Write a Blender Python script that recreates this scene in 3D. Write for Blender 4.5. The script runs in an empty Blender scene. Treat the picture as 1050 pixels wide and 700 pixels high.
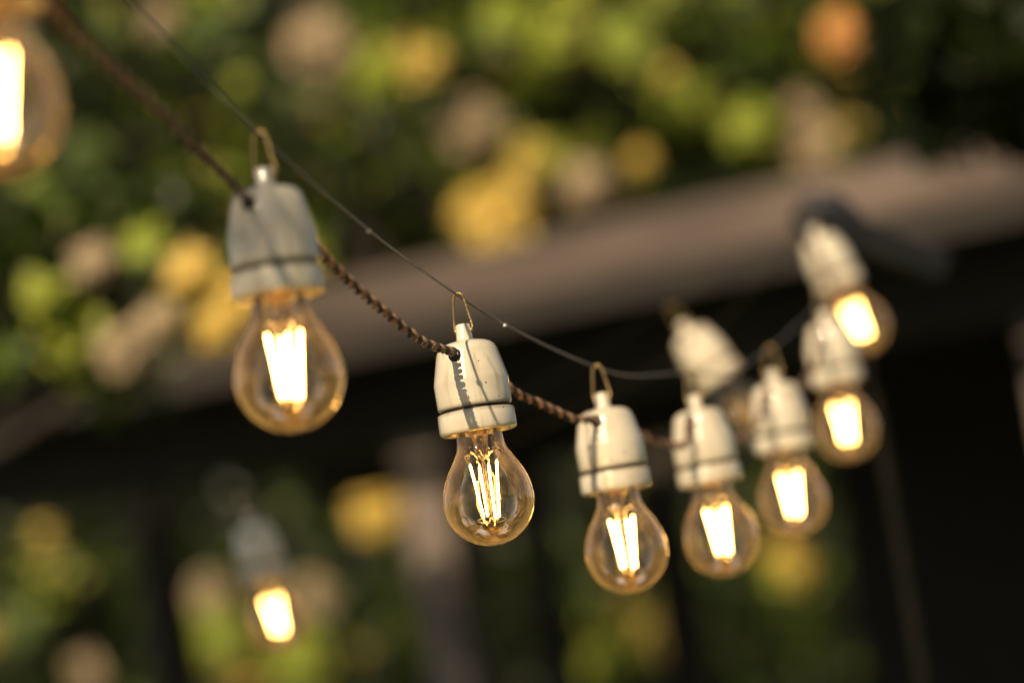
import bpy, bmesh, math, random
from mathutils import Vector, Matrix, Quaternion, noise
random.seed(7)
sc = bpy.context.scene
C = sc.collection
R_ = math.radians
PI = math.pi

# ------------------------------------------------------------------ camera
PITCH, ROLL = R_(7.0), R_(8.6)
FPX = 2479.0                      # focal length in pixels of the 1050 px wide picture (85 mm lens)
CAM = Vector((0, 0, 1.55))
Fw = Vector((0, math.cos(PITCH), math.sin(PITCH)))
up0 = Vector((0, -math.sin(PITCH), math.cos(PITCH)))
rt0 = Vector((1, 0, 0))
Rt = rt0 * math.cos(ROLL) - up0 * math.sin(ROLL)
Up = rt0 * math.sin(ROLL) + up0 * math.cos(ROLL)
def ray(px, py): return Fw + Rt * ((px - 525) / FPX) + Up * ((350 - py) / FPX)
def P(px, py, d): return CAM + ray(px, py) * d
def on_z(px, py, z):
    r = ray(px, py); return CAM + r * ((z - CAM.z) / r.z)

cd = bpy.data.cameras.new('camera'); cam = bpy.data.objects.new('camera', cd); C.objects.link(cam)
cd.lens = 85; cd.sensor_width = 36; cd.clip_start = 0.05; cd.clip_end = 400
m = Matrix((Rt, Up, -Fw)).transposed().to_4x4(); m.translation = CAM
cam.matrix_world = m
cd.dof.use_dof = True; cd.dof.focus_distance = 1.585; cd.dof.aperture_fstop = 2.1
cd.dof.aperture_blades = 9; cd.dof.aperture_rotation = R_(12)
sc.camera = cam

# ------------------------------------------------------------------ light
SUN = Vector((-0.34, -0.72, 0.60)).normalized()       # towards the sun
w = bpy.data.worlds.new('World'); sc.world = w; w.use_nodes = True
nt = w.node_tree; bg = nt.nodes['Background']
sky = nt.nodes.new('ShaderNodeTexSky'); sky.sky_type = 'NISHITA'; sky.sun_disc = False
sky.sun_elevation = math.asin(SUN.z); sky.sun_rotation = math.atan2(SUN.x, SUN.y)
hs = nt.nodes.new('ShaderNodeHueSaturation'); hs.inputs['Saturation'].default_value = .45; nt.links.new(sky.outputs[0], hs.inputs['Color'])
nt.links.new(hs.outputs[0], bg.inputs[0]); bg.inputs[1].default_value = 0.056
sl = bpy.data.lights.new('sun', 'SUN'); so = bpy.data.objects.new('sun', sl); C.objects.link(so)
sl.energy = 4.8; sl.angle = R_(0.5); sl.color = (1.0, 0.79, 0.54)
so.rotation_euler = SUN.to_track_quat('Z', 'Y').to_euler()
sc.view_settings.view_transform = 'Standard'; sc.view_settings.look = 'None'
sc.view_settings.exposure = 0.2; sc.view_settings.gamma = 1.0
sc.cycles.use_denoising = True
sc.cycles.max_bounces = 10; sc.cycles.transparent_max_bounces = 24
sc.cycles.sample_clamp_indirect = 6.0

# ------------------------------------------------------------------ materials
def mat(name, col, rough=0.6, noise_scale=None, col2=None, spec=0.5, metal=0, bump=0, bscale=None, coat=0, trans=0):
    M = bpy.data.materials.new(name); M.use_nodes = True
    t = M.node_tree; b = t.nodes['Principled BSDF']
    b.inputs['Base Color'].default_value = (*col, 1); b.inputs['Roughness'].default_value = rough
    b.inputs['Metallic'].default_value = metal; b.inputs['Specular IOR Level'].default_value = spec
    b.inputs['Coat Weight'].default_value = coat
    tc = t.nodes.new('ShaderNodeTexCoord')
    if noise_scale:
        n = t.nodes.new('ShaderNodeTexNoise'); n.inputs['Scale'].default_value = noise_scale; n.inputs['Detail'].default_value = 6
        r = t.nodes.new('ShaderNodeValToRGB'); r.color_ramp.elements[0].position = .35; r.color_ramp.elements[1].position = .68
        r.color_ramp.elements[0].color = (*col, 1); r.color_ramp.elements[1].color = (*(col2 or col), 1)
        t.links.new(tc.outputs['Object'], n.inputs['Vector']); t.links.new(n.outputs['Fac'], r.inputs[0]); t.links.new(r.outputs[0], b.inputs['Base Color'])
    if bump:
        n2 = t.nodes.new('ShaderNodeTexNoise'); n2.inputs['Scale'].default_value = bscale or 50; n2.inputs['Detail'].default_value = 4
        bp = t.nodes.new('ShaderNodeBump'); bp.inputs['Strength'].default_value = bump; bp.inputs['Distance'].default_value = 0.002
        t.links.new(tc.outputs['Object'], n2.inputs['Vector']); t.links.new(n2.outputs['Fac'], bp.inputs['Height']); t.links.new(bp.outputs[0], b.inputs['Normal'])
    return M

def leaf_mat(name, col, col2, rough=0.42, tl=0.3):
    M = bpy.data.materials.new(name); M.use_nodes = True
    t = M.node_tree; b = t.nodes['Principled BSDF']; out = t.nodes['Material Output']
    b.inputs['Roughness'].default_value = rough
    g = t.nodes.new('ShaderNodeNewGeometry')
    r = t.nodes.new('ShaderNodeValToRGB'); r.color_ramp.elements[0].color = (*col, 1); r.color_ramp.elements[1].color = (*col2, 1)
    t.links.new(g.outputs['Random Per Island'], r.inputs[0]); t.links.new(r.outputs[0], b.inputs['Base Color'])
    tr = t.nodes.new('ShaderNodeBsdfTranslucent'); t.links.new(r.outputs[0], tr.inputs[0])
    mx = t.nodes.new('ShaderNodeMixShader'); mx.inputs[0].default_value = tl
    t.links.new(b.outputs[0], mx.inputs[1]); t.links.new(tr.outputs[0], mx.inputs[2]); t.links.new(mx.outputs[0], out.inputs[0])
    return M

def porcelain():
    M = bpy.data.materials.new('glazed_porcelain'); M.use_nodes = True
    t = M.node_tree; b = t.nodes['Principled BSDF']; N = t.nodes.new; L = t.links.new
    b.inputs['Roughness'].default_value = .3; b.inputs['Coat Weight'].default_value = 1; b.inputs['Coat Roughness'].default_value = .05
    b.inputs['Subsurface Weight'].default_value = 0
    tc = N('ShaderNodeTexCoord')
    n = N('ShaderNodeTexNoise'); n.inputs['Scale'].default_value = 45; n.inputs['Detail'].default_value = 5
    r = N('ShaderNodeValToRGB'); r.color_ramp.elements[0].color = (.58, .50, .35, 1); r.color_ramp.elements[1].color = (.71, .64, .48, 1)
    r.color_ramp.elements[0].position = .3; r.color_ramp.elements[1].position = .6
    oi = N('ShaderNodeObjectInfo'); va = N('ShaderNodeVectorMath'); va.operation = 'ADD'; L(tc.outputs['Object'], va.inputs[0]); L(oi.outputs['Random'], va.inputs[1])
    class T_: outputs = {'Object': va.outputs[0]}
    tc = T_
    L(tc.outputs['Object'], n.inputs['Vector']); L(n.outputs['Fac'], r.inputs[0])
    v = N('ShaderNodeTexVoronoi'); v.inputs['Scale'].default_value = 130; v.inputs['Randomness'].default_value = 1   # kiln specks
    L(tc.outputs['Object'], v.inputs['Vector'])
    lt = N('ShaderNodeMath'); lt.operation = 'LESS_THAN'; lt.inputs[1].default_value = .085; L(v.outputs['Distance'], lt.inputs[0])
    n3 = N('ShaderNodeTexNoise'); n3.inputs['Scale'].default_value = 90; L(tc.outputs['Object'], n3.inputs['Vector'])
    gt = N('ShaderNodeMath'); gt.operation = 'GREATER_THAN'; gt.inputs[1].default_value = .52; L(n3.outputs['Fac'], gt.inputs[0])
    mu = N('ShaderNodeMath'); mu.operation = 'MULTIPLY'; L(lt.outputs[0], mu.inputs[0]); L(gt.outputs[0], mu.inputs[1])
    mx = N('ShaderNodeMix'); mx.data_type = 'RGBA'; L(mu.outputs[0], mx.inputs[0]); L(r.outputs[0], mx.inputs[6]); mx.inputs[7].default_value = (.16, .11, .06, 1)
    # grime running down the glaze
    mp = N('ShaderNodeMapping'); mp.inputs['Scale'].default_value = (170, 170, 18); L(tc.outputs['Object'], mp.inputs['Vector'])
    n4 = N('ShaderNodeTexNoise'); n4.inputs['Scale'].default_value = 1; n4.inputs['Detail'].default_value = 3; L(mp.outputs[0], n4.inputs['Vector'])
    r4 = N('ShaderNodeValToRGB'); r4.color_ramp.elements[0].position = .58; r4.color_ramp.elements[1].position = .75
    r4.color_ramp.elements[0].color = (0, 0, 0, 1); r4.color_ramp.elements[1].color = (.8, .8, .8, 1); L(n4.outputs['Fac'], r4.inputs[0])
    m2 = N('ShaderNodeMix'); m2.data_type = 'RGBA'; L(r4.outputs[0], m2.inputs[0]); L(mx.outputs[2], m2.inputs[6]); m2.inputs[7].default_value = (.42, .34, .21, 1)
    # grime collected above the groove
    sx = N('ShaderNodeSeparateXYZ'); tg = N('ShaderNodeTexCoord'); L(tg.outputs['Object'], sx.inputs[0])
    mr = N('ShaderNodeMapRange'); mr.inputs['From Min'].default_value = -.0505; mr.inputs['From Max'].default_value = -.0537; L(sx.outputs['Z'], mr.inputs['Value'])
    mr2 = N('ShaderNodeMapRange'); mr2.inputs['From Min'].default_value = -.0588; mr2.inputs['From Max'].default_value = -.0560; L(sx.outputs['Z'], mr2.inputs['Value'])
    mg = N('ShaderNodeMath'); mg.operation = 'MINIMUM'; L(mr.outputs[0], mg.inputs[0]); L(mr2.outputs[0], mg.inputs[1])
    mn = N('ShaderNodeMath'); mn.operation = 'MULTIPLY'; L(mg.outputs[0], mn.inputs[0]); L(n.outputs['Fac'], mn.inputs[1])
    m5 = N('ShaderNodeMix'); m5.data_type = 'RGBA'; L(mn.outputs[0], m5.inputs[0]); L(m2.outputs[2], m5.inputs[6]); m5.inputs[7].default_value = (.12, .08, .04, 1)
    L(m5.outputs[2], b.inputs['Base Color'])
    bp = N('ShaderNodeBump'); bp.inputs['Strength'].default_value = .25; bp.inputs['Distance'].default_value = .001; L(n.outputs['Fac'], bp.inputs['Height']); L(bp.outputs[0], b.inputs['Coat Normal'])
    return M

def bulb_glass():
    M = bpy.data.materials.new('thin_bulb_glass'); M.use_nodes = True
    t = M.node_tree; t.nodes.remove(t.nodes['Principled BSDF']); out = t.nodes['Material Output']; N = t.nodes.new; L = t.links.new
    tp = N('ShaderNodeBsdfTransparent'); lw = N('ShaderNodeLayerWeight'); lw.inputs['Blend'].default_value = .5
    # a thin wall seen edge-on absorbs more
    r = N('ShaderNodeValToRGB'); e = r.color_ramp.elements; e[0].position = 0; e[0].color = (.985, .965, .93, 1); e[1].position = .97; e[1].color = (.78, .74, .66, 1)
    k = e.new(.7); k.color = (.97, .94, .88, 1)
    L(lw.outputs['Facing'], r.inputs[0]); L(r.outputs[0], tp.inputs[0])
    gl = N('ShaderNodeBsdfGlossy'); gl.inputs['Roughness'].default_value = .035; gl.inputs['Color'].default_value = (1, .97, .93, 1)
    fr = N('ShaderNodeFresnel'); fr.inputs[0].default_value = 1.62
    ma = N('ShaderNodeMath'); ma.operation = 'MULTIPLY_ADD'; ma.use_clamp = True; ma.inputs[1].default_value = 2.8; ma.inputs[2].default_value = -.115; L(fr.outputs[0], ma.inputs[0])
    wn = N('ShaderNodeTexNoise'); wn.inputs['Scale'].default_value = 38; wn.inputs['Detail'].default_value = 2
    tq = N('ShaderNodeTexCoord'); L(tq.outputs['Object'], wn.inputs['Vector'])
    wb = N('ShaderNodeBump'); wb.inputs['Strength'].default_value = .35; wb.inputs['Distance'].default_value = .004; L(wn.outputs['Fac'], wb.inputs['Height']); L(wb.outputs[0], gl.inputs['Normal'])
    m1 = N('ShaderNodeMixShader'); L(ma.outputs[0], m1.inputs[0]); L(tp.outputs[0], m1.inputs[1]); L(gl.outputs[0], m1.inputs[2])
    # dust and smears; the amber tint also imitates the filaments' inner glow
    tc = N('ShaderNodeTexCoord'); n = N('ShaderNodeTexNoise'); n.inputs['Scale'].default_value = 75; n.inputs['Detail'].default_value = 10; n.inputs['Roughness'].default_value = .82
    L(tc.outputs['Object'], n.inputs['Vector'])
    r2 = N('ShaderNodeValToRGB'); r2.color_ramp.elements[0].position = .5; r2.color_ramp.elements[1].position = .72
    r2.color_ramp.elements[0].color = (.002, .002, .002, 1); r2.color_ramp.elements[1].color = (.17, .17, .17, 1); L(n.outputs['Fac'], r2.inputs[0])
    v = N('ShaderNodeTexVoronoi'); v.inputs['Scale'].default_value = 420; L(tc.outputs['Object'], v.inputs['Vector'])
    lt = N('ShaderNodeMath'); lt.operation = 'LESS_THAN'; lt.inputs[1].default_value = .13; L(v.outputs['Distance'], lt.inputs[0])
    ms = N('ShaderNodeMath'); ms.operation = 'MULTIPLY'; ms.inputs[1].default_value = .25; L(lt.outputs[0], ms.inputs[0])
    ad = N('ShaderNodeMath'); ad.operation = 'ADD'; ad.use_clamp = True; L(r2.outputs[0], ad.inputs[0]); L(ms.outputs[0], ad.inputs[1])
    # pale edge-on term standing in for the bright refracted rim
    pw = N('ShaderNodeMath'); pw.operation = 'POWER'; pw.inputs[1].default_value = 5; L(lw.outputs['Facing'], pw.inputs[0])
    pm = N('ShaderNodeMath'); pm.operation = 'MULTIPLY_ADD'; pm.inputs[1].default_value = .30; pm.inputs[2].default_value = 0; L(pw.outputs[0], pm.inputs[0])
    a2 = N('ShaderNodeMath'); a2.operation = 'ADD'; a2.use_clamp = True; L(ad.outputs[0], a2.inputs[0]); L(pm.outputs[0], a2.inputs[1])
    df = N('ShaderNodeBsdfDiffuse'); df.inputs[0].default_value = (.92, .87, .78, 1)
    tl = N('ShaderNodeBsdfTranslucent'); tl.inputs[0].default_value = (.95, .78, .46, 1)
    m2 = N('ShaderNodeMixShader'); m2.inputs[0].default_value = .65; L(df.outputs[0], m2.inputs[1]); L(tl.outputs[0], m2.inputs[2])
    m3 = N('ShaderNodeMixShader'); L(a2.outputs[0], m3.inputs[0]); L(m1.outputs[0], m3.inputs[1]); L(m2.outputs[0], m3.inputs[2])
    L(m3.outputs[0], out.inputs[0])
    return M

def emis(name, col, s):
    M = bpy.data.materials.new(name); M.use_nodes = True
    b = M.node_tree.nodes['Principled BSDF']; b.inputs['Base Color'].default_value = (.8, .6, .2, 1)
    b.inputs['Emission Color'].default_value = (*col, 1); b.inputs['Emission Strength'].default_value = s
    return M

M_por = porcelain(); M_glass = bulb_glass()
M_fil = emis('glowing_filament', (1.0, .54, .14), 50)
M_stem = bulb_glass(); M_stem.name = 'stem_glass'
M_wire = mat('nickel_wire', (.55, .45, .3), .35, metal=1)
M_hook = mat('aged_brass_wire', (.50, .36, .15), .38, 160, (.30, .20, .08), metal=.85, bump=.3, bscale=400)
M_rub = mat('black_rubber', (.012, .013, .016), .35)
M_gap = mat('dark_gasket', (.010, .009, .008), .6)
M_brass = mat('brass_cap', (.75, .52, .2), .3, metal=1)
M_cord = mat('brown_textile_braid', (.20, .11, .065), .6, 500, (.40, .24, .15), bump=.9, bscale=1500)
M_cord2 = mat('dark_textile_braid', (.05, .03, .02), .6, 400, (.12, .075, .05), bump=.9, bscale=1500)
M_cord3 = mat('copper_textile_braid', (.36, .19, .11), .5, 500, (.62, .38, .24), bump=.9, bscale=1500)
M_far = mat('shade_darkened_cord', (.03, .022, .016), .9, spec=.1)  # far cord colour darkened to imitate the shade it hangs in
M_steel2 = mat('far_dark_wire', (.03, .025, .022), .6)  # far wire, darker than the near steel wire
M_steel = mat('steel_wire', (.34, .31, .29), .4, metal=.9)
M_knot = mat('zinc_bead', (.6, .57, .52), .3, metal=.9)

# ------------------------------------------------------------------ mesh helpers
def obj(name, bm, mats, parent=None, smooth=True):
    me = bpy.data.meshes.new(name); bm.to_mesh(me); bm.free()
    if not isinstance(mats, (list, tuple)): mats = [mats]
    for q in mats: me.materials.append(q)
    if smooth:
        for p in me.polygons: p.use_smooth = True
    o = bpy.data.objects.new(name, me); C.objects.link(o)
    if parent: o.parent = parent
    return o
def tag(o, label=None, cat=None, group=None, kind=None):
    if label: o['label'] = label
    if cat: o['category'] = cat
    if group: o['group'] = group
    if kind: o['kind'] = kind
    return o
def empty(name, loc, label, cat, group=None):
    o = bpy.data.objects.new(name, None); C.objects.link(o); o.location = loc; o.empty_display_size = .02
    return tag(o, label, cat, group)
def lathe(bm, prof, seg=64, mi=0, fn=None):
    rings = []
    for (z, r) in prof:
        if r < 1e-6: rings.append([bm.verts.new((0, 0, z))])
        else: rings.append([bm.verts.new((r * math.cos(2*PI*k/seg), r * math.sin(2*PI*k/seg), z)) for k in range(seg)])
    for a, b in zip(rings, rings[1:]):
        for k in range(seg):
            k2 = (k + 1) % seg
            if len(a) == 1 and len(b) == 1: continue
            if len(a) == 1: f = bm.faces.new((a[0], b[k], b[k2]))
            elif len(b) == 1: f = bm.faces.new((a[k], b[0], a[k2]))
            else: f = bm.faces.new((a[k], b[k], b[k2], a[k2]))
            f.material_index = mi
def tube(bm, pts, r, seg=8, mi=0, cap=True, rads=None):
    pts = [Vector(p) for p in pts]; n = len(pts)
    t0 = (pts[1] - pts[0]).normalized(); nrm = t0.orthogonal().normalized(); rings = []
    for i, p in enumerate(pts):
        t = (pts[min(i+1, n-1)] - pts[max(i-1, 0)]).normalized()
        nrm = (nrm - t * nrm.dot(t)).normalized(); bi = t.cross(nrm); rr = rads[i] if rads else r
        rings.append([bm.verts.new(p + (nrm * math.cos(2*PI*k/seg) + bi * math.sin(2*PI*k/seg)) * rr) for k in range(seg)])
    for a, b in zip(rings, rings[1:]):
        for k in range(seg):
            f = bm.faces.new((a[k], a[(k+1) % seg], b[(k+1) % seg], b[k])); f.material_index = mi
    if cap:
        f = bm.faces.new(rings[0][::-1]); f.material_index = mi; f = bm.faces.new(rings[-1]); f.material_index = mi
def spline(pts, n=12):
    pts = [Vector(p) for p in pts]; q = [2*pts[0]-pts[1]] + pts + [2*pts[-1]-pts[-2]]; out = []
    for i in range(1, len(q) - 2):
        p0, p1, p2, p3 = q[i-1:i+3]
        for k in range(n):
            t = k / n
            out.append(.5 * ((2*p1) + (p2-p0)*t + (2*p0-5*p1+4*p2-p3)*t*t + (3*p1-p0-3*p2+p3)*t**3))
    out.append(pts[-1]); return out
def box(bm, o, ax, ay, az, mi=0):
    """a box from corner o along the three edge vectors"""
    vs = [bm.verts.new(o + ax*i + ay*j + az*k) for i in (0, 1) for j in (0, 1) for k in (0, 1)]
    for f in ((0,1,3,2), (4,6,7,5), (0,4,5,1), (2,3,7,6), (0,2,6,4), (1,5,7,3)):
        bm.faces.new([vs[i] for i in f]).material_index = mi
def bevel(o, wd, seg=2):
    b = o.modifiers.new('bevel', 'BEVEL'); b.width = wd; b.segments = seg; b.limit_method = 'ANGLE'; return o

# ------------------------------------------------------------------ one lamp (millimetres -> metres); origin at the nub's eye
MM = .001
def sc_(prof): return [(z*MM, r*MM) for z, r in prof]
HZ = -19.0                                        # height of the cord holes
def facet(bm):
    """the casting is slightly flattened around the two cord holes and has a mould seam"""
    for v in bm.verts:
        x, y, z = v.co
        r = math.hypot(x, y)
        if r < .009: continue
        a = math.atan2(y, x)
        if r > .015 and (abs(a - 2*PI*76/96 + 2*PI) < .02 or abs(a - 2*PI*28/96) < .02): v.co.x *= 1.014; v.co.y *= 1.014
        v.co.x *= 1 + .008 * math.cos(2*a); v.co.y *= 1 - .012 * abs(math.sin(a))**6
def make_lamp(label, group):
    t = empty('string_light', (0, 0, 0), label, 'string light', group)
    bm = bmesh.new()
    lathe(bm, sc_([(3.2, 0), (3.2, 3.6), (2.7, 4.7), (1.6, 5.2), (-6.5, 5.5), (-8.0, 6.2), (-8.5, 9), (-9.4, 13.4), (-10.8, 16.7), (-12.8, 18.9),
                   (-15.2, 20.2), (-16.2, 20.6), (-23, 22.2), (-30, 23.8), (-34.5, 24.85), (-35.5, 25.05), (-37, 25.15), (-46, 25.0), (-52, 24.8), (-53.4, 24.4), (-53.8, 23.4), (-53.8, 16), (-53.8, 0)]), 96)
    facet(bm); c = obj('socket_cap', bm, M_por, t)
    bm = bmesh.new(); lathe(bm, sc_([(-53.6, 22.9), (-56.2, 22.9)]), 96); lathe(bm, sc_([(-56.2, 17.2), (-53.6, 17.2)]), 64); obj('gasket', bm, M_gap, t)
    bm = bmesh.new()
    lathe(bm, sc_([(-55.6, 17.2), (-55.6, 24.2), (-56.0, 25.2), (-57.0, 25.7), (-63, 25.9), (-67.5, 25.9), (-69.2, 25.6), (-70.2, 24.8), (-70.4, 23.6), (-70.2, 19.2), (-69.4, 18.0), (-67.5, 17.4), (-55.6, 17.2)]), 96)
    facet(bm); obj('socket_ring', bm, M_por, t)
    # cord grommets, front (-y) and back (+y)
    for s in (-1, 1):
        bm = bmesh.new(); lathe(bm, sc_([(-2, 4.4), (.6, 4.4), (1.6, 3.9), (2.0, 3.0), (1.7, 2.0), (-2, 1.8)]), 32)
        q = Vector((0, s, .25)).normalized().to_track_quat('Z', 'Y').to_matrix().to_4x4()
        bm.transform(Matrix.Translation((0, s*20.9*MM, HZ*MM)) @ q); obj('grommet', bm, M_rub, t)
    # hanger: triangular wire loop in the x-z plane, hooked through the nub
    hp = [(-5.2, 0, -1.6), (-6.9, 0, -.6), (-7.0, 0, 1.5), (-6.2, 0, 10), (-5.0, 0, 20), (-4.1, 0, 24.5), (-2.6, 0, 26.9), (0, 0, 27.8), (2.2, 0, 26.9), (3.4, .4, 24.5), (4.2, .8, 20), (6.0, .8, 10), (7.6, .5, 1.5), (7.3, 0, -.6), (5.2, 0, -1.6)]
    bm = bmesh.new(); tube(bm, [Vector(p)*MM for p in spline(hp, 5)], .95*MM, 10); obj('hanger', bm, M_hook, t)
    bm = bmesh.new(); tube(bm, [Vector((4.4, 0, -1.6))*MM, Vector((6.6, 0, -1.6))*MM], 1.3*MM, 10); tube(bm, [Vector((-4.4, 0, -1.6))*MM, Vector((-6.4, 0, -1.6))*MM], 1.3*MM, 10); obj('eyelet', bm, M_hook, t)
    # the bulb: glass > filaments, stem, support wires, screw cap
    Z0 = -70.0
    bp = [(14, 14.6), (6, 15.0), (0, 15.4), (-6, 15.7), (-10, 16.3), (-13.5, 17.6), (-17.5, 19.9), (-22, 22.7), (-27, 25.5), (-33, 28.1), (-39, 29.6), (-45, 30.2), (-51, 29.8), (-57, 28.2), (-62.5, 25.4), (-67.5, 21.3), (-71.5, 16.2), (-74, 11), (-75.5, 5.6), (-76, 0)]
    pr = [(p.x, max(p.y, 0)) for p in spline([(a, b, 0) for a, b in bp], 4)]; pr[-1] = (pr[-1][0], 0)
    bm = bmesh.new(); lathe(bm, sc_([(Z0+z, r) for z, r in pr]), 96)
    g = obj('bulb', bm, M_glass, t)
    bm = bmesh.new(); lathe(bm, sc_([(Z0+14, 13.4), (Z0+8, 13.2), (Z0+4, 12.0), (Z0+1, 8.5), (Z0-3, 5.6), (Z0-9, 4.4), (Z0-14, 4.7), (Z0-17, 3.2), (Z0-18.5, 1.4)]), 40)
    tube(bm, [Vector((0, 0, Z0-16))*MM, Vector((0, 0, Z0-57))*MM], 1.1*MM, 10)
    obj('glass_stem', bm, M_stem, g)
    bm = bmesh.new(); lathe(bm, sc_([(Z0+14.5, 0), (Z0+14.5, 9), (Z0+13, 13.2), (Z0+11, 14.8), (Z0+9.5, 14.2), (Z0+8, 15.3), (Z0+6.5, 14.9), (Z0+5, 15.6), (Z0+4, 15.6)]), 40); obj('screw_cap', bm, M_brass, g)
    bm = bmesh.new(); bm2 = bmesh.new()
    for k in range(4):
        a = PI/4 + k*PI/2 - .05
        top = Vector((math.cos(a)*9.5, math.sin(a)*9.5, Z0-21)); bot = Vector((math.cos(a+.12)*5.6, math.sin(a+.12)*5.6, Z0-57))
        top.z += (1.2, -.8, .4, -1.5)[k]; bot.z += (-.6, 1.0, 0, -1.4)[k]
        f = bmesh.new(); tube(f, [top*MM, (top*.97+bot*.03)*MM, (top*.03+bot*.97)*MM, bot*MM], .7*MM, 10, rads=[.35*MM, .7*MM, .7*MM, .35*MM]); obj('filament', f, M_fil, g)
        out = Vector((top.x*1.3, top.y*1.3, top.z+5))
        tube(bm, [Vector(p)*MM for p in spline([(0, 0, Z0-17), (top.x*.6, top.y*.6, Z0-13.5), tuple(out), tuple(top)], 5)], .28*MM, 6)
        out = Vector((bot.x*1.9, bot.y*1.9, bot.z-1.5))
        tube(bm2, [Vector(p)*MM for p in spline([(0, 0, Z0-56), (bot.x*.6, bot.y*.6, Z0-61), tuple(out), tuple(bot)], 5)], .28*MM, 6)
    obj('support_wire', bm, M_wire, g); obj('support_wire', bm2, M_wire, g)
    return t
def copy_tree(o, parent=None):
    c = o.copy(); C.objects.link(c)
    if parent: c.parent = parent
    for ch in list(o.children): copy_tree(ch, c)
    return c

# nub pixel, on-screen lean of the axis (degrees, bottom to the right), depth, yaw of the cord axis, label
GA, GB = 'lamps on the near light string', 'lamps on the far light string'
LAMPS = [
 ((-28, -150), 6.0, 1.07, 20, GA, 'large blurred lamp cut off by the upper left corner, only its glowing bulb in view'),
 ((271, 178), 7.6, 1.352, 24, GA, 'large half shaded greyish white porcelain lamp, the nearest one seen whole'),
 ((475, 337), 8.7, 1.617, 22, GA, 'sharply focused cream porcelain lamp with crisp filaments and cable shadow'),
 ((617, 407), 8.9, 1.79, 20, GA, 'slightly blurred cream lamp directly right of the sharply focused one'),
 ((712, 409), 10.5, 1.97, 20, GA, 'cream lamp hanging in front of the leaning lamp whose bulb is hidden'),
 ((792, 383), 8.5, 2.16, 24, GA, 'blurred cream lamp between the two lamps at its left and the stacked pair at right'),
 ((846, 322), 9.5, 2.38, 28, GA, 'blurred lamp hanging just below the topmost lamp beside the pole'),
 ((834, 236), 25, 2.62, 30, GA, 'topmost lamp at the pole head, leaning far out to the right'),
 ((700, 333), 34, 2.5, 15, GB, 'leaning very blurred lamp with unlit bulb, half hidden behind the cream lamps'),
 ((255, 528), 16, 2.55, 10, GB, 'bluish grey very blurred lamp alone at lower left before dark greenery'),
]
proto = make_lamp(LAMPS[0][5], GA)
lamps = []
M_off = mat('unlit_filament', (.75, .45, .08), .6)
for i, (px, lean, d, yaw, grp, lab) in enumerate(LAMPS):
    o = proto if i == 0 else copy_tree(proto)
    o['label'] = lab; o['group'] = grp
    T = P(px[0], px[1], d)
    if i == 8:
        for c_ in o.children_recursive:
            if c_.name.startswith('filament'): c_.data = c_.data.copy(); c_.data.materials.clear(); c_.data.materials.append(M_off)
    dn = Vector((0, 0, -1))
    a = math.atan2(dn.dot(Rt), -dn.dot(Up))          # lean the world's vertical already shows
    q = Quaternion(Fw, -(R_(lean) - a) if True else 0)
    ax = q @ dn
    if abs(math.atan2(ax.dot(Rt), -ax.dot(Up)) - R_(lean)) > .01: ax = Quaternion(Fw, (R_(lean) - a)) @ dn
    qz = Vector((0, 0, 1)).rotation_difference(-ax)
    # local -y is the front hole; the string runs left-near to right-far
    o.rotation_mode = 'QUATERNION'
    o.rotation_quaternion = qz @ Quaternion((0, 0, 1), -R_(yaw))
    o.location = T
    for c_ in o.children:
        if c_.name.startswith('hanger'): c_.rotation_euler = (random.gauss(0, .04), random.gauss(0, .05), 0); c_.scale.x = random.uniform(.88, 1.08); c_.scale.z = .87
    M = Matrix.Translation(T) @ o.rotation_quaternion.to_matrix().to_4x4()
    lamps.append(M)
bpy.context.view_layer.update()
def loc(i, x, y, z): return lamps[i] @ Vector((x*MM, y*MM, z*MM))

# ------------------------------------------------------------------ twisted cord lengths and suspension wires
def cord(pts, label, group, r=1.45, off=1.85, pitch=14.5, ply=(2, 1), mats=None):
    path = spline(pts, 10)
    # resample evenly
    out = [path[0]]; step = .0011; acc = 0
    for a, b in zip(path, path[1:]):
        L_ = (b-a).length; s = step - acc
        while s <= L_: out.append(a.lerp(b, s/L_)); s += step
        acc = L_ - (s - step)
    out.append(path[-1])
    if mats: ply = (0, 0)
    bm = bmesh.new()
    n = len(out); t = (out[1]-out[0]).normalized(); nr = t.orthogonal().normalized()
    st = [[], []]; s = 0
    for i, p in enumerate(out):
        t = (out[min(i+1, n-1)] - out[max(i-1, 0)]).normalized(); nr = (nr - t*nr.dot(t)).normalized(); bi = t.cross(nr)
        ph = 2*PI*s/(pitch*MM) + 1.1*noise.noise(p*26) + .7*noise.noise(p*70)
        for k in (0, 1):
            st[k].append(p + (nr*math.cos(ph+k*PI) + bi*math.sin(ph+k*PI)) * off*MM*(1+.22*noise.noise(p*170+Vector((k*9, 0, 0)))))
        if i < n-1: s += (out[i+1]-out[i]).length
    for k in (0, 1):
        tube(bm, st[k], r*MM, 8, mi=ply[k], rads=[r*MM*(1+.13*noise.noise(q*320)) for q in st[k]])
    return tag(obj('twisted_cord', bm, mats or [M_cord, M_cord2, M_cord3]), label, 'cord', group)
GC = 'lengths of twisted cord between the lamps'
def mid(px, py, a, b, f): return P(px, py, a + (b-a)*f)
D = [l[2] for l in LAMPS]
def span(i, j, mids, label, s0=1):
    pts = [loc(i, 0, 18, HZ), loc(i, 0, 24, HZ-2)]
    for (px, py, f) in mids: pts.append(mid(px, py, D[i]+.02, D[j]-.02, f))
    pts += [loc(j, 0, -24, HZ+2), loc(j, 0, -17, HZ)]
    return cord(pts, label, GC)
span(0, 1, [(48, 2, .12), (110, 66, .4), (170, 121, .65), (225, 176, .86)], 'dark twisted cord running down from the upper left corner to the first whole lamp')
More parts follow.
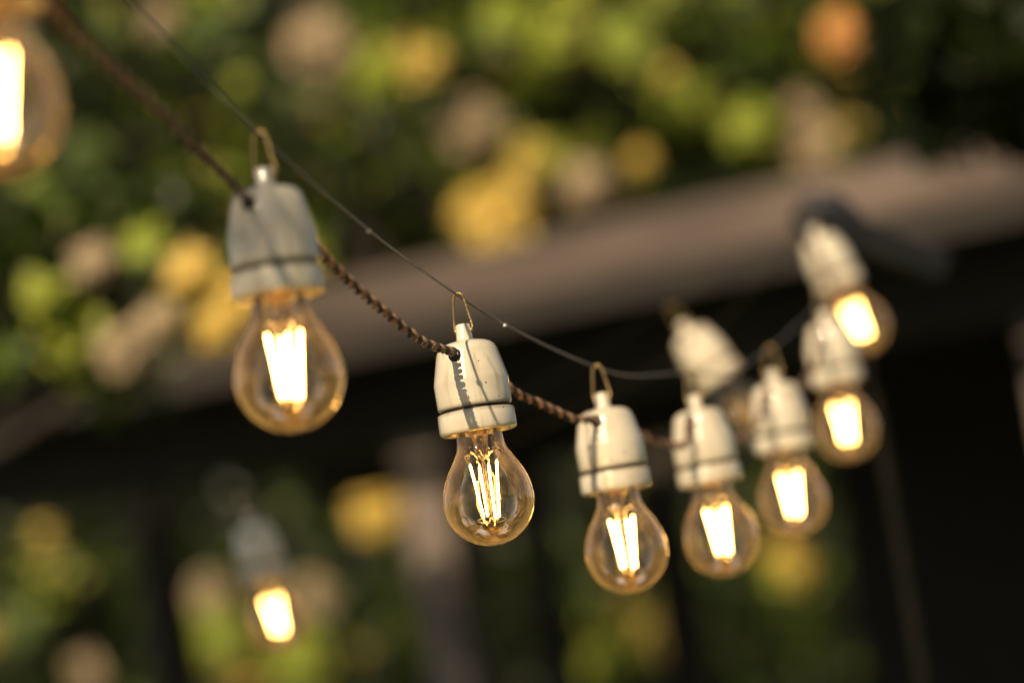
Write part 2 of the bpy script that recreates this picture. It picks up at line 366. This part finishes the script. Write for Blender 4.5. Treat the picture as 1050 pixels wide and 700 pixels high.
span(1, 2, [(338, 268, .3), (380, 308, .5), (432, 349, .78)], 'brown twisted cord between the shaded grey lamp and the sharply focused lamp')
span(2, 3, [(527, 401, .28), (553, 413, .5), (590, 430, .8)], 'copper brown twisted cord leaving the sharply focused lamp to the right')
span(3, 4, [(660, 447, .35), (684, 455, .65), (703, 455, .85)], 'short blurred cord between the fourth and fifth lamp of the near string')
span(4, 5, [(748, 452, .4), (775, 437, .7)], 'hidden short cord sagging between the lamp before the leaning one and its right neighbour')
span(5, 6, [(822, 395, .4), (838, 368, .7)], 'short cord rising to the lamp below the topmost lamp')
span(6, 7, [(858, 322, .4), (850, 285, .7)], 'short cord rising behind the topmost lamp at the pole head')
POLE_TOP = P(872, 262, 2.78)
pts = [P(835, 226, 2.78), P(806, 262, 2.74), P(770, 300, 2.68), P(730, 340, 2.6), loc(8, 0, -20, HZ)]
cord(pts, 'faint far cord from the pole head down to the leaning lamp', GC, .6, .7, mats=[M_far])
cord([loc(8, 0, 20, HZ), P(660, 385, 2.6), P(600, 415, 2.7), P(510, 458, 2.85), P(400, 500, 2.86), P(310, 528, 2.84), loc(9, 0, -20, HZ)], 'faint far cord from the leaning lamp down to the bluish lamp at lower left', GC, .6, .7, mats=[M_far])
cord([loc(9, 0, 20, HZ), P(190, 548, 2.83), P(90, 560, 2.85), P(-60, 560, 2.87), P(-250, 540, 2.9)], 'faint far cord leaving the bluish lamp towards the left edge', GC, .6, .7, mats=[M_far])

def wire(pts, label, r=.8):
    bm = bmesh.new(); tube(bm, spline(pts, 14), r*MM, 8); return bm
HT = 22.6
wp = [P(80, -60, 1.18), P(150, 18, 1.26), loc(1, 0, 0, HT), P(378, 236, 1.49), loc(2, 0, 0, HT), P(535, 342, 1.70), loc(3, 0, 0, HT), P(652, 385, 1.88), loc(4, 0, 0, HT), P(745, 383, 2.07), loc(5, 0, 0, HT), P(812, 338, 2.27), loc(6, 0, 0, HT), loc(7, 0, 0, HT), P(840, 216, 2.76)]
wp = [P(-60, -215, .98)] + [loc(0, 0, 0, HT)] + wp
w1 = tag(obj('suspension_wire', wire(wp, ''), M_steel), 'thin grey steel wire from which the near row of lamps hangs', 'wire', 'suspension wires')
for (px, py, d) in ((518, 333, 1.675), (378, 236, 1.49)):
    bm = bmesh.new(); bmesh.ops.create_uvsphere(bm, u_segments=12, v_segments=8, radius=.0017); bm.transform(Matrix.Translation(P(px, py+1, d))); b = obj('crimp_bead', bm, M_knot, w1)
wp2 = [P(838, 216, 2.79), P(785, 262, 2.7), loc(8, 0, 0, HT), P(500, 420, 2.84), loc(9, 0, 0, HT), P(60, 520, 2.86), P(-250, 500, 2.9)]
tag(obj('suspension_wire', wire(wp2, '', .45), M_steel2), 'hardly visible far wire from the pole head to the bluish lamp at lower left', 'wire', 'suspension wires')

# ------------------------------------------------------------------ pole with slanting head arm
M_pole = mat('dark_stained_pole', (.008, .008, .006), .9, 30, (.014, .013, .010), spec=.05)
M_blk = mat('black_painted_metal', (.012, .013, .016), .4, 25, (.022, .022, .026))
foot = Vector((POLE_TOP.x, POLE_TOP.y, 0))
pr_ = empty('garden_pole', foot, 'slim dark pole with black slanting head arm holding the far end of the strings', 'pole')
bm = bmesh.new(); tube(bm, [(0, 0, 0), (0, 0, 1), (0, 0, POLE_TOP.z)], .006, 16); obj('shaft', bm, M_pole, pr_)
bm = bmesh.new(); a = P(826, 222, 2.76) - foot; b = P(960, 272, 2.82) - foot
dv = (b-a); n1 = dv.normalized().cross(Fw).normalized(); n2 = dv.normalized().cross(n1)
box(bm, a - n1*.018 - n2*.03, dv, n1*.036, n2*.06); bevel(obj('head_arm', bm, M_blk, pr_, False), .004)
bm = bmesh.new(); tube(bm, [P(822, 232, 2.79)-foot, P(832, 214, 2.79)-foot, P(856, 212, 2.79)-foot, P(872, 226, 2.79)-foot, P(872, 246, 2.79)-foot], .017, 12); obj('clamp', bm, M_blk, pr_)

# ------------------------------------------------------------------ ground
M_grass = mat('lawn', (.03, .05, .012), .9, 3, (.07, .09, .025), bump=.5, bscale=60)
bm = bmesh.new(); bmesh.ops.create_grid(bm, x_segments=60, y_segments=60, size=150)
for v in bm.verts: v.co.z = .05*noise.noise(v.co*.2)
tag(obj('ground', bm, M_grass), kind='structure', label='mown grass lawn under the lights', cat='ground')

# ------------------------------------------------------------------ garden pavilion
M_roof = mat('weathered_roof_boards', (.05, .038, .030), .85, 1.3, (.22, .17, .135), bump=.6, bscale=12)  # weathered tone; its broad contrast also imitates dappled light
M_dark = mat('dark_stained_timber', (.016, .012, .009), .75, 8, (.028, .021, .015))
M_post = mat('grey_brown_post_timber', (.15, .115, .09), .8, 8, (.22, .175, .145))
ZE = 2.27
EL, ER = on_z(-260, 478, ZE), on_z(1200, 172, ZE)
e = (ER - EL); LEN = e.length; e.normalize(); nb = Vector((-e.y, e.x, 0))
if nb.y < 0: nb = -nb
print('eave', EL, ER, 'len', LEN)
org = Vector((EL.x, EL.y, 0)); UPZ = Vector((0, 0, 1))
pv = empty('garden_pavilion', org, 'open timber pavilion with weathered brown board roof and black interior', 'pavilion')
def pvp(name, build, mt, bev=0):
    bm = bmesh.new(); build(bm); o = obj(name, bm, mt, pv, False)
    if bev: bevel(o, bev)
    return o
E1 = e; N1 = nb; SL = R_(14); RUN = 1.35; rise = RUN*math.tan(SL)
def L3(s, dpt, z): return E1*s + N1*dpt + UPZ*z
sd = (N1*math.cos(SL) + UPZ*math.sin(SL)); sn = (-N1*math.sin(SL) + UPZ*math.cos(SL)); slen = RUN/math.cos(SL)
def roof_front(bm):
    nb_ = 9
    for k in range(nb_):                      # lapped boards along the slope
        box(bm, L3(0, 0, ZE) + sd*(slen*k/nb_) + sn*(.006*1), E1*LEN, sd*(slen/nb_ + .02), sn*(.018 + .0015*random.random()) + sd*0)
def tilt_board(bm):
    nb_ = 9
    for k in range(nb_):
        a0 = L3(0, 0, ZE) + sd*(slen*k/nb_) + sn*.022
        u = (sd*(slen/nb_+.02) - sn*.012)
        box(bm, a0 - E1*.05, E1*(LEN+.1), u, sn*.016)
pvp('roof', tilt_board, M_roof)
BD = 3.2
def back_roof(bm):
    p0 = L3(-.05, RUN, ZE+rise); u = L3(-.05, BD, ZE) - p0
    box(bm, p0, E1*(LEN+.1), u, UPZ*.04)
pvp('roof', back_roof, M_roof)
def ceil(bm): box(bm, L3(0, .05, ZE-.02), E1*LEN, N1*(BD-.1), UPZ*.018)
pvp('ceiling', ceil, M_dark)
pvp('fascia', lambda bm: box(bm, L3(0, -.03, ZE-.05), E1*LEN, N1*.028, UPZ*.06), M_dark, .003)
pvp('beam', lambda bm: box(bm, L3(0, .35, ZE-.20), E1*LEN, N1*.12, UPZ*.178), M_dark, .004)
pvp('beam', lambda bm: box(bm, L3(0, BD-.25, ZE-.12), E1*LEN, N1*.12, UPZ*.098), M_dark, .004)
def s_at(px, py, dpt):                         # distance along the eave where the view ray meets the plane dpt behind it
    r = ray(px, py); base = org + N1*dpt
    t_ = (base - CAM).dot(N1) / r.dot(N1); return (CAM + r*t_ - base).dot(E1)
sp = s_at(445, 590, .35)
pvp('post', lambda bm: box(bm, L3(sp-.06, .35, 0), E1*.12, N1*.12, UPZ*(ZE-.202)), M_post, .006)
for px in (1120, -120):
    s2 = s_at(px, 590, .35)
    pvp('post', lambda bm: box(bm, L3(s2-.06, .35, 0), E1*.12, N1*.12, UPZ*(ZE-.202)), M_post, .006)
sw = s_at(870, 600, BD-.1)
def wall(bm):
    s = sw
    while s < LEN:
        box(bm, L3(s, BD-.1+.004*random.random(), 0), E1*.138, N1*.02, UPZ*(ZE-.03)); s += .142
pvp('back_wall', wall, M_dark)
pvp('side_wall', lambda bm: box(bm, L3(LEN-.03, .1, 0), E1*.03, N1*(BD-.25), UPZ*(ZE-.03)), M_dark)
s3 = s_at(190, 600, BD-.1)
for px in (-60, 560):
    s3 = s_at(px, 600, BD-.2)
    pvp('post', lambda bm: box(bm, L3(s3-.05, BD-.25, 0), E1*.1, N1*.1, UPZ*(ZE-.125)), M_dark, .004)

# ------------------------------------------------------------------ greenery
G_dark = leaf_mat('dark_leaves', (.008, .014, .003), (.035, .052, .006))
G_mid = leaf_mat('mid_green_leaves', (.045, .095, .006), (.15, .21, .012))
G_lime = leaf_mat('lime_highlight_leaves', (.20, .34, .012), (.56, .56, .04), .4)  # lime, gold and rust colours stand in for sunlit highlights in the foliage
G_gold = leaf_mat('golden_highlight_leaves', (.78, .55, .08), (.93, .72, .17), .45)
G_tan = leaf_mat('tan_highlight_leaves', (.42, .31, .17), (.66, .52, .31), .5)  # tan stands in for sunlit patches showing through the foliage
G_rust = leaf_mat('rust_highlight_leaves', (.62, .27, .05), (.85, .46, .13), .5)
M_bark = mat('bark', (.03, .022, .015), .9, 12, (.06, .048, .035), bump=.8)
LM = [G_dark, G_mid, G_lime, G_gold, G_tan, G_rust]
def leaf(bm, p, s, mi, nrm=None):
    n = Vector((random.gauss(0, 1), random.gauss(0, 1), random.gauss(0, 1)))
    if nrm is not None: n = n*.28 + nrm
    n.normalize(); a = n.orthogonal().normalized(); a = Quaternion(n, random.random()*2*PI) @ a; b = n.cross(a)
    v = [bm.verts.new(p - a*s), bm.verts.new(p - b*s*.42 + n*s*.12), bm.verts.new(p + a*s), bm.verts.new(p + b*s*.42 + n*s*.12)]
    bm.faces.new((v[0], v[1], v[2])).material_index = mi; bm.faces.new((v[0], v[2], v[3])).material_index = mi
def clump(bm, c, r, n, s, weights, mi=None, nrm=None):
    for _ in range(n):
        d = Vector((random.gauss(0, 1), random.gauss(0, 1), random.gauss(0, 1))).normalized() * r * random.random()**.5
        q = mi if mi is not None else random.choices(range(6), weights)[0]
        leaf(bm, c + d, s*random.uniform(.6, 1.25), q, nrm)
FACE = (SUN + Vector((0, -1, -.1))).normalized()
def tree(name, cat, label, base, crown_c, crown_r, nclump, per, s, weights, group, highlight_spots=(), glint=0, rr=(.16, .34)):
    root = empty(name, base, label, cat, group)
    b = Vector(base); cc = Vector(crown_c) - b; R = Vector(crown_r)
    bm = bmesh.new(); top = cc + Vector((0, 0, R.z*.5))
    tr_ = spline([(0, 0, 0), (.05, 0, cc.z*.5), (cc.x*.25, cc.y*.3, cc.z*.85), tuple(top)], 6)
    w0 = .05 + .02*cc.z
    tube(bm, tr_, w0, 10, rads=[w0*(1-.8*i/len(tr_)) for i in range(len(tr_))])
    cs = []
    for _ in range(nclump):
        d = Vector((random.gauss(0, 1), random.gauss(0, 1), random.gauss(0, 1))).normalized() * random.random()**.4
        cs.append(cc + Vector((d.x*R.x, d.y*R.y, d.z*R.z)))
    for q in cs[:14]:
        st_ = tr_[len(tr_)*2//3 + random.randrange(len(tr_)//3)]
        tube(bm, spline([st_, st_.lerp(q, .5)+Vector((0, 0, -.05)), q], 4), .02, 6, rads=[.022 - .0019*i for i in range(9)])
    obj('trunk', bm, M_bark, root)
    bm = bmesh.new()
    for q in cs: clump(bm, q, random.uniform(*rr)*max(R)*.8, per, s, weights)
    for (px, py, rad, kind, dep, n, sz) in highlight_spots:  # leaf tufts coloured as bright highlights and turned to the sun
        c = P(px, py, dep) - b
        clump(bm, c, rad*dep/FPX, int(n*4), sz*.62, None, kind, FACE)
    for _ in range(glint):                        # small bright tufts imitating sun glints on the outer, viewer's side
        d = Vector((random.gauss(0, 1), -abs(random.gauss(0, .8)) - .3, random.gauss(0, 1))).normalized()
        q = cc + Vector((d.x*R.x, d.y*R.y, d.z*R.z))*random.uniform(.8, 1.05)
        clump(bm, q, random.uniform(.02, .11), random.randint(7, 42), s*.55, None, random.choices((1, 2, 3, 4), (3, 6, 1.3, .12))[0], FACE)
    obj('crown', bm, LM, root)
    return root

GT = 'trees beyond the pavilion roof'
def at(px, py, d): v = P(px, py, d); return v
def gtree(px, py, d, R, label, weights, highlight_spots=(), nclump=32, per=70, s=.055, name='leafy_tree', cat='tree', glint=24, dx=.15):
    c = at(px, py, d)
    return tree(name, cat, label, (c.x + dx, c.y + .1, 0), c, R, nclump, per, s, weights, GT, highlight_spots, glint)
# highlight tints given to the leaves: 2 lime, 3 gold, 4 tan, 5 rust
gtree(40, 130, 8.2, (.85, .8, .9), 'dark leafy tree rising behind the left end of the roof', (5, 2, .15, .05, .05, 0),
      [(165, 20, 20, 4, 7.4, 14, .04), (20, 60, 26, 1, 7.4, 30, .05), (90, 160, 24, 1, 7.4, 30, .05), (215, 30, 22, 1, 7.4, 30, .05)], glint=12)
gtree(90, 300, 4.7, (.42, .3, .20), 'small tree before the left end of the roof with leaf clusters coloured golden and tan as sunlit highlights', (5, 2, .15, .08, .05, 0),
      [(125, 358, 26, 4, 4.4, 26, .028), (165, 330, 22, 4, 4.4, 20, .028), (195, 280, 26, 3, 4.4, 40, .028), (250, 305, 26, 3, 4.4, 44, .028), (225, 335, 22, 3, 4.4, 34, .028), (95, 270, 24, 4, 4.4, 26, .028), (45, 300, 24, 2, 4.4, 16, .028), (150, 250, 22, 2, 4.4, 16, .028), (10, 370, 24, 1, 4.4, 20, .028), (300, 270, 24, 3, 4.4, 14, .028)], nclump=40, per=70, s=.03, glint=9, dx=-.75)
gtree(330, 130, 8.8, (.9, .8, 1.0), 'olive green tree behind the shaded lamp with pale highlight leaves near its top', (4, 2.6, .4, .1, .03, 0),
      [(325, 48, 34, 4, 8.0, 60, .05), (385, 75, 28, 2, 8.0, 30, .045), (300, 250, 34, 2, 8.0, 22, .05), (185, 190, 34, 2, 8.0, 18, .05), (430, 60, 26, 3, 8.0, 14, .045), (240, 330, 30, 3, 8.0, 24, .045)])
gtree(560, 90, 9.0, (.9, .8, .95), 'green tree in mid picture with golden leaf cluster imitating a sunlit highlight beside the roof', (4, 2.6, .5, .08, .03, 0),
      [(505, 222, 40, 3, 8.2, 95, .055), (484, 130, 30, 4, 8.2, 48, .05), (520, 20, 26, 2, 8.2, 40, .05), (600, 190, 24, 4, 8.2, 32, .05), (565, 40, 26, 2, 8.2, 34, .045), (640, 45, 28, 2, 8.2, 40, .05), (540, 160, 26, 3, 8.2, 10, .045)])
gtree(760, 60, 9.4, (.85, .8, .9), 'tree above the roof with lime highlight clusters and one rust coloured cluster', (4.5, 2.4, .5, .1, .04, 0),
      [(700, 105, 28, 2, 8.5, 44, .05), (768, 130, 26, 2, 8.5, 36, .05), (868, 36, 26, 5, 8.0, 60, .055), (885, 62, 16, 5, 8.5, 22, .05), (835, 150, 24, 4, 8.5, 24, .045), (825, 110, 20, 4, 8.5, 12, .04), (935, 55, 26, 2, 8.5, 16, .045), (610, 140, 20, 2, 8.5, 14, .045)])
gtree(1110, 30, 4.2, (.38, .3, .19), 'nearly black evergreen tree in the upper right corner', (1, 0, 0, 0, 0, 0), nclump=60, per=90, s=.035, name='evergreen_tree', glint=0, dx=1.0)
# shrubs seen below the roof through the open back
GSH = 'tall shrubs behind the open pavilion'
def shrub(px, py, d, R, label, weights, highlight_spots=(), nclump=30, per=70):
    c = at(px, py, d)
    return tree('tall_shrub', 'shrub', label, (c.x + .05, c.y + .1, 0), c, R, nclump, per, .05, weights, GSH, highlight_spots, 2)
shrub(60, 590, 11.2, (.6, .6, .6), 'dark green shrub low at the left edge with faint yellow green highlight leaves', (7, 2, .1, .05, 0, 0),
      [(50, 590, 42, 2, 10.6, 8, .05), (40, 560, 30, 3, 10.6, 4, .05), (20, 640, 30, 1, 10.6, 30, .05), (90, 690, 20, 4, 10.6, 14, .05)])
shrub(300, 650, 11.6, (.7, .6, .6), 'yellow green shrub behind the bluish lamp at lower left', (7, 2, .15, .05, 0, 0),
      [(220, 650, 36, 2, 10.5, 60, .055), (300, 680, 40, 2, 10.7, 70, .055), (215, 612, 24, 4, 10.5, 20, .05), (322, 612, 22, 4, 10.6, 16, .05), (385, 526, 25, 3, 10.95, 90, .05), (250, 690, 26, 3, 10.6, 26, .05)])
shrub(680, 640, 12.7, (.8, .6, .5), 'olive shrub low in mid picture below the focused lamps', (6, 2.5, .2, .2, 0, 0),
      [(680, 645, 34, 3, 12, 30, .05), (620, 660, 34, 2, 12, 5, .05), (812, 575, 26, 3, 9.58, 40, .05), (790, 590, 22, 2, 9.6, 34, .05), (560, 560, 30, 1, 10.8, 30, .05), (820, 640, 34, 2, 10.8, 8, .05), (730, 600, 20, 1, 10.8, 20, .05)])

# hedge that closes the garden
hx0, hx1, hy, hh = -9.0, 9.0, 15.0, 8.5
hd = empty('tall_hedge', (0, hy, 0), 'tall dense dark hedge closing the garden behind all trees', 'hedge')
M_core = mat('hedge_twigs', (.008, .010, .004), .9)
bm = bmesh.new(); box(bm, Vector((hx0, .3, 0)), Vector((hx1-hx0, 0, 0)), Vector((0, 1.2, 0)), Vector((0, 0, hh)))
bmesh.ops.subdivide_edges(bm, edges=bm.edges[:], cuts=12, use_grid_fill=True)
for v in bm.verts: v.co += Vector((0, 1, 0))*.35*noise.noise(v.co*.8)
obj('branches', bm, M_core, hd)
bm = bmesh.new()
for _ in range(13000):
    x = random.uniform(-4.2, 4.2); z = random.uniform(1.0, 8.0)
    dp = .25*noise.noise(Vector((x*.9, 0, z*.9)))
    leaf(bm, Vector((x, dp + random.uniform(-.3, .25), z)), random.uniform(.06, .11), random.choices((0, 1, 2), (8, 2.2*max(0, .5+1.5*noise.noise(Vector((x, 5, z)))), .1))[0])
obj('leaves', bm, LM, hd)

# ------------------------------------------------------------------ big unseen tree added behind the camera, boughs placed to shade the near lamps
KEEP = [loc(i, 0, 0, z) for i in range(2, 9) for z in (0, -40, -75, -140)] + [on_z(px, py, ZE+.1) for px, py in ((330, 360), (500, 320), (700, 270), (900, 220))]
def clear(c, r, mg=.10):
    """True where a leaf ball leaves the sun on the lit lamps"""
    return all(((c - k) - SUN*((c - k).dot(SUN))).length > r + mg for k in KEEP)
def shade_point(p, t): return p + SUN*t
bt = empty('unseen_shade_tree', (-3.6, -2.6, 0), 'large unseen tree added behind the viewer, boughs placed to shade the nearest lamps', 'tree')
b0 = Vector((-3.6, -2.6, 0))
bm = bmesh.new(); tube(bm, spline([(0, 0, 0), (.1, .05, 2), (.3, .1, 4.2), (.6, .2, 6)], 6), .2, 14, rads=[.22*(1-.035*i) for i in range(19)])
tc1 = shade_point(loc(1, 0, 0, -70), 3.6); tc0 = shade_point(loc(0, 0, 0, -70), 3.4); tc9 = shade_point(loc(9, 0, 0, -60), 4.6)
targets = []
def want(p, t, r):
    c = p + SUN*t
    for _ in range(12):                      # keep the ball below and left of the rays that light the other lamps
        if clear(c, r, .02): break
        r *= .9
    targets.append((c, r))
for z in (-8, -25, -45, -66): want(loc(1, 0, 0, z), 3.6, .075); want(loc(1, -35, 0, z), 3.65, .09)
for z in (0, -30, -60, -90): want(loc(0, 0, 0, z), 3.4, .12); want(loc(0, -70, 0, z), 3.4, .14)
for f in (.1, .25, .4, .55, .7): want(loc(0, 0, 20, HZ).lerp(loc(1, 0, -20, HZ), f) + Vector((0, 0, -.01)), 3.5, .1)
for z in (-10, -40, -70): want(loc(9, 0, 0, z), 4.6, .12); want(loc(9, -60, 0, z), 4.6, .14)
print('shade', [round(r, 3) for c, r in targets])
st0 = Vector((.25, .1, 3.4))
for c, r in targets[9:21:6] + targets[21::2]:
    q = c - b0
    for _ in range(200):
        mid_ = st0.lerp(q, .55) + Vector((random.gauss(-.1, .3), random.gauss(-.2, .3), random.gauss(-.1, .3)))
        path = spline([st0, mid_, q], 6)
        if all(clear(x + b0, .03, .02) for x in path): break
    tube(bm, path, .03, 8, rads=[.05 - .0037*i for i in range(13)])
obj('trunk', bm, M_bark, bt)
bm = bmesh.new()
for i_, (c, r) in enumerate(targets): clump(bm, c - b0, max(r - .015, .02), int(60 + 20000*r*r) if i_ > 20 else (int(620*r*r) if i_ > 7 else 2), .028, None, 1)
for _ in range(70):
    c = Vector((random.gauss(.0, .9), random.gauss(-.2, .9), random.gauss(5.6, .7))); 
    if clear(c + b0, .45): clump(bm, c, .45, 60, .07, (1, 3, .3, 0, 0, 0))
obj('crown', bm, LM, bt)

# second unseen tree, added left of the viewer to shade the left half of the pavilion
lt_ = Vector((-5.2, 1.2, 0)); t2 = empty('unseen_shade_tree', tuple(lt_), 'tall unseen tree added left of the viewer to shade the left end of the pavilion', 'tree')
bm = bmesh.new(); tube(bm, spline([(0, 0, 0), (.1, .05, 3), (.2, .1, 6), (.3, .2, 8)], 6), .2, 14, rads=[.22*(1-.035*i) for i in range(19)]); obj('trunk', bm, M_bark, t2)
bm = bmesh.new()
for (px, py, r_) in ((-150, 440, .6), (-60, 440, .6), (20, 430, .55), (90, 410, .5), (150, 400, .35), (-100, 400, .6), (40, 395, .5)):
    c = on_z(px, py, ZE + .12) + SUN*9.0
    clump(bm, c - lt_, r_, 700, .10, (2, 3, 0, 0, 0, 0))
for _ in range(30):
    c = Vector((random.gauss(0, .5), random.gauss(0, .6), random.gauss(7.6, .7)))
    if clear(c + lt_, .5): clump(bm, c, .5, 60, .09, (2, 3, 0, 0, 0, 0))
obj('crown', bm, LM, t2)
